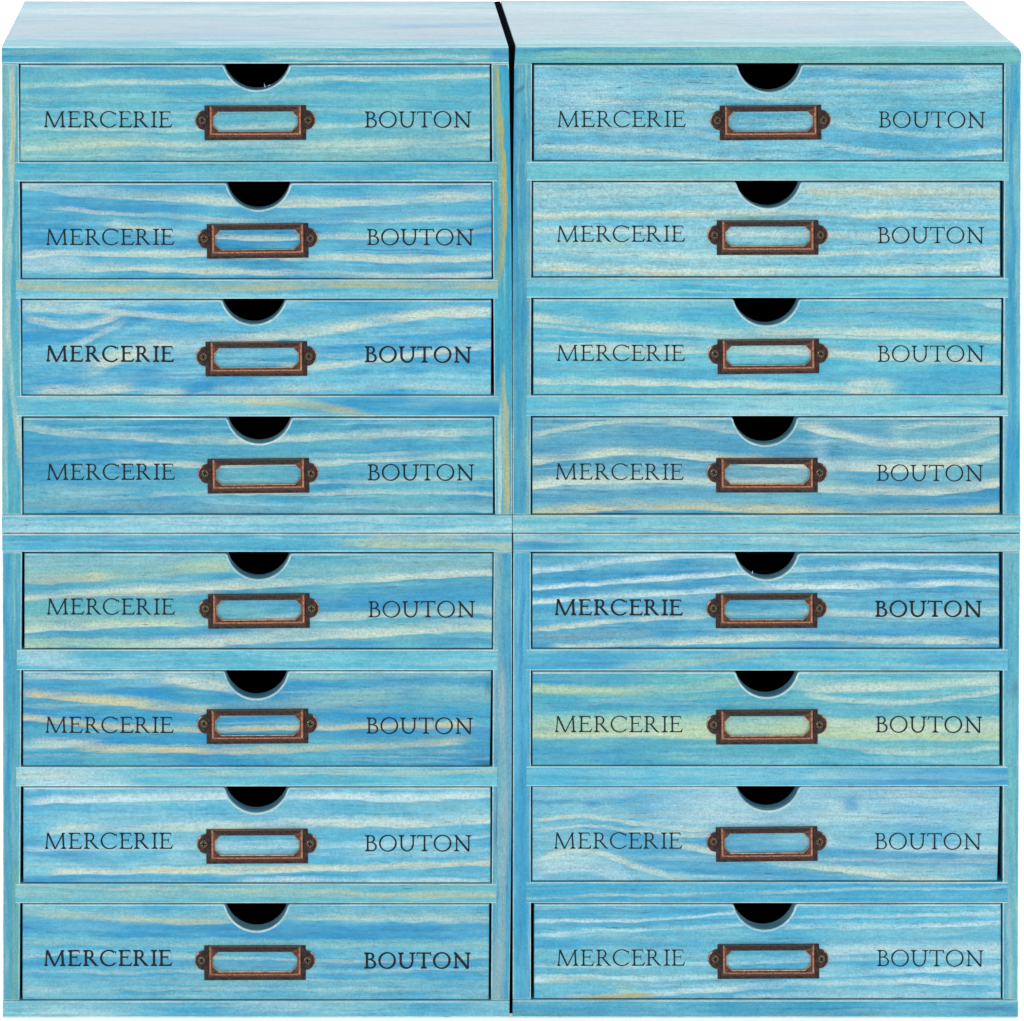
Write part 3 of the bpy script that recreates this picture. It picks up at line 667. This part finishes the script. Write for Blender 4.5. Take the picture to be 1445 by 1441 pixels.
FRONT_T = .0096
def make_drawer(spec, k, chest, cell):
    (x0, y0, x1, y1), (n0, n1, nb), me_p, bo_p, hc, wt, inset, light, deep, streaks, label = spec
    inset *= .001
    x0 += .5; x1 -= .5; y0 += .7; y1 -= .3
    mat = wood("stained_drawer_wood_%02d" % k, light, deep, streaks, centre=(x0 + x1) / 200, seed=k + 1,
               fine={8: 1.6, 9: 1.45, 11: 1.25, 14: 1.25}.get(k, 1.1), streak_gain={8: .68, 9: .85, 0: .8, 3: .8}.get(k, .92))
    bm = bmesh.new()
    out = notch_outline(x0, y0, x1, y1, n0, n1, nb, SLANT.get(k, 0))
    nn = len(out)
    rounded_front(bm, out, inset, inset + FRONT_T, .0009, 0, 1, side_mat=lambda i, j: 2 if 1 <= i < nn - 4 else 0, worn=lambda i: i < nn - 3)
    # tray behind the front
    ya, yb = inset + FRONT_T - .0004, DEPTH - .012
    th = .004
    xa, xb = X(x0) + .0015, X(x1) - .0015
    zb, zt = Z(y1) + .0010, Z(nb) + .0001 - .0004
    box(bm, xa, xb, ya, yb, zb, zb + th, 3)
    box(bm, xa, xa + th, ya, yb, zb + th, Z(y0) - .004, 3)
    box(bm, xb - th, xb, ya, yb, zb + th, Z(y0) - .004, 3)
    box(bm, xa + th, xb - th, yb - th, yb, zb + th, Z(y0) - .004, 3)
    d = finish(bm, "drawer", [mat, EDGE, RIM, INNER], chest, origin=(X((x0 + x1) / 2), inset, Z(y1)))
    if label: d['label'] = label
    o = bpy.data.objects.new("label_holder", HOLDER); C.objects.link(o)
    put(o, (X(hc[0]), inset - .00002, Z(hc[1])), d)
    o.rotation_euler = (0, math.radians(random.uniform(-.35, .35) - .35), 0)
    for sx in (-75.3, 74.2):
        s = bpy.data.objects.new("screw", SCREW); C.objects.link(s)
        put(s, (X(hc[0] + sx + random.uniform(-.3, .3)), inset - .00058, Z(hc[1] - 3.9 + random.uniform(-.4, .4))), d)
        s.rotation_euler = (0, random.uniform(0, 1.5), 0)
    for w, p, q in (('MERCERIE', me_p, wt[0]), ('BOUTON', bo_p, wt[1])):
        t = bpy.data.objects.new("printed_word", WORDS[w][q]); C.objects.link(t)
        put(t, (X(p[0]), inset - .00003, Z(p[1])), d)
        t.rotation_euler = (0, math.radians(random.uniform(-.1, .25)), 0)
    for px, py, h, lean in SPLINTERS.get(k, ()):
        b2 = bmesh.new()
        q = [(-.7, 0), (.7, 0), (lean * .6 + .45, -h * .6), (lean, -h), (lean * .5 - .4, -h * .55)]
        prism(b2, [(px + u, py + w) for u, w in q], inset + .001, inset + .0014)
        finish(b2, "splinter", [EDGE], d)
    return d
SLANT = {5: 2.2, 14: 3.6, 4: .8, 7: 1.0, 2: .6, 10: 1.2}
SPLINTERS = {0: [(374, 124, 6, -1.5), (378.5, 122.5, 2.5, 3)], 12: [(1062, 811, 4.5, .6)]}

# ------------------------------------------------------------------ chests
def chest(name_label, xl, xr, ytop, ybot, tt, bt, inl, inr, rails, mats, drawers, round_tr=False):
    """xl,xr: outer left/right columns (top, bottom); tt: bottom row of the top board; bt: top row of the bottom board;
    inl,inr: inner faces of the sides (top,bottom); rails: [(y0,y1)]"""
    root = bpy.data.objects.new("drawer_chest", None); C.objects.link(root)
    root.empty_display_size = .05
    root['label'] = name_label; root['category'] = 'drawer chest'; root['group'] = 'blue drawer chests stacked two by two'
    
    def lerp(p, y):
        if isinstance(p, list): return float(np.interp(y, [q[0] for q in p], [q[1] for q in p]))
        return p[0] + (p[1] - p[0]) * (y - ytop) / (ybot - ytop)
    put(root, (X((lerp(xl, ybot) + lerp(xr, ybot)) / 2), DEPTH / 2, Z(ybot)))
    def mids(p, a, b): return [q[0] for q in p if a < q[0] < b] if isinstance(p, list) else []
    BV = .0007
    Y1 = DEPTH
    # top board
    bm = bmesh.new()
    if round_tr:
        R = 11
        poly = [(lerp(xl, ytop) + 1, ytop)] + [(lerp(xr, ytop) - R + R * math.sin(math.pi / 2 * i / 8), ytop + R - R * math.cos(math.pi / 2 * i / 8)) for i in range(9)] + \
               [(lerp(xr, tt), tt), (lerp(xl, tt), tt)]
    else:
        poly = [(lerp(xl, ytop), ytop), (lerp(xr, ytop), ytop), (lerp(xr, tt), tt), (lerp(xl, tt), tt)]
    prism(bm, poly, 0, Y1, BV, only=range(9) if round_tr else (0, 2))
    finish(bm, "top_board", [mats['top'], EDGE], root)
    # bottom board
    bm = bmesh.new()
    prism(bm, [(lerp(xl, bt), bt), (lerp(xr, bt), bt), (lerp(xr, ybot), ybot), (lerp(xl, ybot), ybot)], 0, Y1, BV, only=(0, 2))
    finish(bm, "bottom_board", [mats['bottom'], EDGE], root)
    g = .45
    for (a, b, key) in ((xl, inl, 'left'), (inr, xr, 'right')):
        bm = bmesh.new()
        prism(bm, [(lerp(a, tt), tt + g), (lerp(b, tt), tt + g)] + [(lerp(b, y), y) for y in mids(b, tt + 5, bt - 5)] +
              [(lerp(b, bt), bt - g), (lerp(a, bt), bt - g)] + [(lerp(a, y), y) for y in mids(a, tt + 5, bt - 5)[::-1]], .0003, Y1, BV * .7)
        finish(bm, "side_board", [mats[key], EDGE], root, vertical=True)
    for i, (ya, yb) in enumerate(rails):
        bm = bmesh.new()
        e = 6.5
        prism(bm, [(lerp(inl, ya) - e, ya), (lerp(inr, ya) + e, ya), (lerp(inr, yb) + e, yb), (lerp(inl, yb) - e, yb)], .0001, Y1 - .008, BV * .8, only=(0, 2))
        finish(bm, "shelf", [mats['rails'][i], EDGE], root)
    bm = bmesh.new()
    box(bm, X(lerp(inl, tt)) + .0002, X(lerp(inr, bt)) - .0002, Y1 - .006, Y1 - .001, Z(bt) + .0002, Z(tt) - .0002, 0)
    finish(bm, "back_board", [INNER], root)
    for k in drawers: make_drawer(DR[k], k, root, None)
    return root

RL, RD = (112, 198, 222), (74, 178, 216)
def hw(name, light, deep, streaks=(), cx=360, seed=0, **k): return wood(name, light, deep, streaks, centre=cx / 100, seed=seed, **k)
def vw(name, light, deep, streaks=(), cy=400, seed=0, **k): return wood(name, light, deep, streaks, vertical=True, centre=cy / 100, seed=seed, **k)
TL, TD = (178, 216, 228), (120, 188, 216)

UL = dict(
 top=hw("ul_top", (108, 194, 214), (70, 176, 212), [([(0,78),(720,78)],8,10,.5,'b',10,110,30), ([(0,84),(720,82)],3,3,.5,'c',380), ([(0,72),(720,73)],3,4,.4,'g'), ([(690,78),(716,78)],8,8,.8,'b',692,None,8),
      ([(0,-190),(720,-190)],330,200,1.0,(158,184,198)), ([(0,-190),(720,-190)],330,200,.85,(162,186,199)), ([(0,-330),(720,-330)],50,60,.4,'w'), ([(0,20),(720,30)],20,20,.35,'w',250), ([(560,-150),(716,-170)],24,30,.7,(96,160,196),545,None,40), ([(150,-60),(400,-70)],24,30,.4,(96,160,196),140,420,60), ([(60,-260),(300,-270)],24,30,.3,(96,160,196),40,320,60)], seed=51, pale=.2, rvar=.2, rough=.42),  # wide pale bands put the white reflection on the upper face into the colour
 bottom=hw("ul_bottom", (132, 206, 228), (86, 188, 222), [([(0,748),(720,746)],4,4,.5,'w'), ([(100,738),(400,736)],5,4,.4,'w')], seed=52),
 left=vw("ul_left", (104, 188, 206), (78, 174, 208), [([(17,95),(19,200),(15,320),(14,500)],5,5,.65,'c',95,None), ([(19,120),(20,230)],2.5,2.5,.6,'Y',100,240,30), ([(22,600),(26,640)],3,3,.6,'k',580,650,25), ([(8,400),(7,720)],5,5,.5,'g')], cy=400, seed=53),
 right=vw("ul_right", (84, 184, 212), (58, 168, 210), [([(702,92),(706,200),(710,300),(704,390)],6.5,5,.95,(172,182,122),85,400,25), ([(704,110),(708,200),(711,290)],2,2,.85,'Y',95,320,30), ([(713,90),(715,300)],3,3,.4,'b'),
      ([(710,515),(714,600),(716,725)],5,4.5,.95,(190,188,130),520,None,18), ([(705,560),(706,725)],3.5,3.5,.75,'c',560,None,40)], cy=400, seed=54, pale=.1),
 rails=[hw("ul_shelf_a", (104, 194, 220), (72, 178, 218), [([(30,247),(690,250)],3,3,.3,'g')], seed=55),
        hw("ul_shelf_b", (116, 200, 222), (84, 184, 220), [([(20,399),(200,406),(260,408),(420,403),(700,403)],7,6,.9,(176,186,156)), ([(120,408),(230,411)],3,3,.6,'k',110,300,40), ([(30,415),(700,416)],4,6,.4,'l')], seed=56),
        hw("ul_shelf_c", (124, 204, 226), (92, 188, 222), [([(450,570),(705,572)],10,16,.85,'b',440,None,60), ([(350,566),(430,572),(525,588)],7,6,.9,(170,188,160),330,530,30), ([(200,564),(400,566)],4,4,.5,'c',160,420,60)], seed=57)])
UR = dict(
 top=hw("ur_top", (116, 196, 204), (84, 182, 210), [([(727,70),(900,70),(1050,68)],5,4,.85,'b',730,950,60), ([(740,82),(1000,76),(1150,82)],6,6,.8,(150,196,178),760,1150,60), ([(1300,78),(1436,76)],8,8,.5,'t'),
      ([(727,-190),(1440,-190)],330,200,1.0,(164,188,201)), ([(727,-190),(1440,-190)],330,200,.85,(168,190,202)), ([(727,-350),(1440,-340)],50,50,.35,'w'), ([(727,20),(1100,10)],24,24,.4,'w'), ([(1150,-120),(1440,-150)],30,40,.35,(110,168,202),1150,None,90)], cx=1080, seed=61, pale=.2, rvar=.2, rough=.42),  # pale grey-blue bands: sheen of the upper face painted into the board
 bottom=hw("ur_bottom", (128, 206, 226), (92, 190, 222), [([(730,746),(1436,744)],3,3,.5,'c'), ([(1100,733),(1436,735)],4,4,.4,'g'), ([(1180,745),(1260,745)],4,4,.5,'b',1170,1260,40)], cx=1080, seed=62),
 left=vw("ur_left", (92, 178, 206), (64, 158, 202), [([(733,127),(736,127)],6,6,.6,'p',120,134,6), ([(745,100),(746,400)],2.5,2.5,.5,'g'), ([(730,420),(735,720)],5,5,.5,'b')], cy=400, seed=63, blotch=1.2),
 right=vw("ur_right", (104, 192, 214), (66, 168, 210), [([(1428,100),(1430,720)],3,4,.45,'b'), ([(1420,100),(1420,400)],3,3,.4,'g'), ([(1422,590),(1424,640)],5,5,.6,'b',585,660,30)], cy=400, seed=64),
 rails=[hw("ur_shelf_a", (128, 212, 226), (98, 198, 222), [([(740,250),(1420,250)],4,4,.3,'g')], cx=1080, seed=65, blotch=.6),
        hw("ur_shelf_b", (116, 204, 226), (76, 186, 222), [([(740,400),(1420,402)],5,5,.3,'l')], cx=1080, seed=66),
        hw("ur_shelf_c", (136, 210, 228), (96, 194, 226), [([(1390,574),(1424,580)],3,3,.9,'b',1396,None,10), ([(800,566),(1000,570)],3,3,.6,'b',830,1000,40), ([(740,580),(1420,582)],3,3,.4,'w')], cx=1080, seed=67)])
LL = dict(
 top=hw("ll_top", (108, 196, 224), (76, 178, 218), [([(470,764),(560,768),(716,770)],8,7,.8,(186,202,172),490,None,60), ([(520,758),(716,758)],3,3,.5,'k',520), ([(10,760),(300,765)],8,10,.4,'b',10,300,60)], seed=71),
 bottom=hw("ll_bottom", (130, 204, 230), (88, 184, 224), [([(340,1425),(420,1420)],8,8,.6,'w',330,430,40), ([(60,1425),(170,1428)],6,6,.45,'w',50,180,40)], seed=72, blotch=1.3),
 left=vw("ll_left", (100, 182, 206), (66, 158, 200), [([(14,1180),(18,1300),(16,1410)],9,9,.75,(118,176,158),1200,None,70), ([(10,860),(12,1100)],5,5,.5,'b'), ([(20,800),(22,900)],4,4,.4,'t')], cy=1095, seed=73),
 right=vw("ll_right", (112, 186, 210), (78, 168, 208), [([(704,780),(705,960)],4,6,.5,'m'), ([(708,960),(712,1100),(708,1250),(702,1410)],7,7,.85,(150,182,190),940,None,50), ([(699,1080),(699,1180)],2,2,.7,'p',1050,1200,40), ([(714,800),(716,1400)],3,4,.45,'b')], cy=1095, seed=74),
 rails=[hw("ll_shelf_a", (116, 202, 226), (80, 184, 220), [([(25,925),(110,930)],12,12,.6,'w',20,110,40)], seed=75, blotch=1.2),
        hw("ll_shelf_b", (124, 206, 228), (86, 188, 222), [([(20,1094),(180,1098)],14,16,.75,'w',18,180,20), ([(500,1090),(690,1088)],3,3,.4,'k')], seed=76),
        hw("ll_shelf_c", (124, 200, 214), (100, 190, 214), [([(30,1260),(690,1262)],6,6,.6,(160,200,196)), ([(300,1255),(690,1264)],3,3,.5,'k')], seed=77, blotch=.7)])
LR = dict(
 top=hw("lr_top", (126, 202, 222), (96, 188, 220), [([(724,768),(790,764)],14,14,.85,'b',724,800,50), ([(1240,757),(1436,757)],1.2,1.2,.7,'d',1270,1420,30), ([(1300,766),(1380,763)],1.2,1.2,.6,'d',1310,1380,20), ([(800,760),(1436,772)],5,5,.4,'c')], cx=1080, seed=81),
 bottom=hw("lr_bottom", (106, 194, 226), (70, 172, 216), [([(1350,1424),(1420,1420)],5,5,.6,'p',1362,1425,15), ([(900,1428),(1000,1428)],4,4,.4,'m')], cx=1080, seed=82),
 left=vw("lr_left", (98, 188, 226), (62, 166, 216), [([(735,780),(736,1000)],5,6,.4,'b')], cy=1095, seed=83, pale=.08),
 right=vw("lr_right", (112, 186, 208), (84, 174, 212), [([(1426,1040),(1428,1160)],8,8,.6,'t',1000,1160,50), ([(1418,1100),(1424,1300)],4,4,.6,(160,186,192),1060,1400,60), ([(1430,780),(1430,1000)],5,5,.4,'t'), ([(1430,960),(1430,985)],5,5,.7,'p',962,985,10)], cy=1095, seed=84),
 rails=[hw("lr_shelf_a", (112, 200, 226), (72, 180, 222), [([(750,935),(900,930)],12,12,.7,'b',745,900,50), ([(880,945),(960,934),(1080,922)],8,8,.75,(164,192,180),870,1090,40), ([(1330,930),(1420,932)],8,8,.6,'b',1290,1410,50)], cx=1080, seed=85),
        hw("lr_shelf_b", (120, 202, 228), (84, 186, 226), [([(1180,1096),(1420,1094)],14,14,.85,'b',1200,None,90), ([(750,1090),(1000,1092)],5,5,.4,'l')], cx=1080, seed=86),
        hw("lr_shelf_c", (96, 190, 228), (64, 170, 218), [([(1240,1256),(1416,1252)],2,2,.4,'c')], cx=1080, seed=87, blotch=.7, pale=.1)])

chest("lower left blue stained drawer chest, green tinge low on its left side board",
      (3.0, 4.0), [(753, 722.4), (1060, 722.2), (1160, 721.6), (1260, 720.6), (1436, 718.6)], 753.4, 1436, 779.2, 1412.9, (31.0, 27.2), (697.0, 693.0), [(917.2, 946.2), (1082.8, 1110.2), (1247.8, 1275.0)], LL, range(4, 8))
chest("lower right blue stained drawer chest, its second drawer greenish with yellow-cream bands",
      (724.4, 723.6), (1440.0, 1436.6), 753.4, 1436, 779.0, 1411.6, (749.2, 749.2), (1415.6, 1415.2), [(916.6, 946.6), (1081.8, 1109.8), (1245.2, 1274.8)], LR, range(12, 16))
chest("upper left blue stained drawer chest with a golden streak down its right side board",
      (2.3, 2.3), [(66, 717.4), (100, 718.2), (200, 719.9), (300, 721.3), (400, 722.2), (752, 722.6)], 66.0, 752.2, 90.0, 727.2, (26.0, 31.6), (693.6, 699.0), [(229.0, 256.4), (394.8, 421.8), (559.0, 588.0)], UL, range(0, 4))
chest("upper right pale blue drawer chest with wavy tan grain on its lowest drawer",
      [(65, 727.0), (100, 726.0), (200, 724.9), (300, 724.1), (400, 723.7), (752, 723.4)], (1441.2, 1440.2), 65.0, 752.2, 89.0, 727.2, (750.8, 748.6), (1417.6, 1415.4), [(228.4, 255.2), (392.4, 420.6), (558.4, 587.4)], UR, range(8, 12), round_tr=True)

# ------------------------------------------------------------------ added black strip: blocks the backdrop and stands in for shade between the stacks
bm = bmesh.new()
prism(bm, [(717.8, 66.6), (726.6, 65.8), (725.6, 100), (724.5, 200), (723.8, 300), (723.4, 400), (723.2, 745), (723.3, 760), (723.4, 1434), (719.0, 1434), (721.0, 1260), (722.5, 1060), (722.7, 760), (722.8, 745), (722.6, 400), (721.7, 300), (720.3, 200), (718.6, 100)], .004, DEPTH)
sp = finish(bm, "gap_blocker_strip", [plain("gap_shade_black", (.004, .005, .007), 1.0, spec=0.0)])
sp['label'] = "added black strip as shade in the gap between left and right stacks"; sp['category'] = 'added gap blocker'
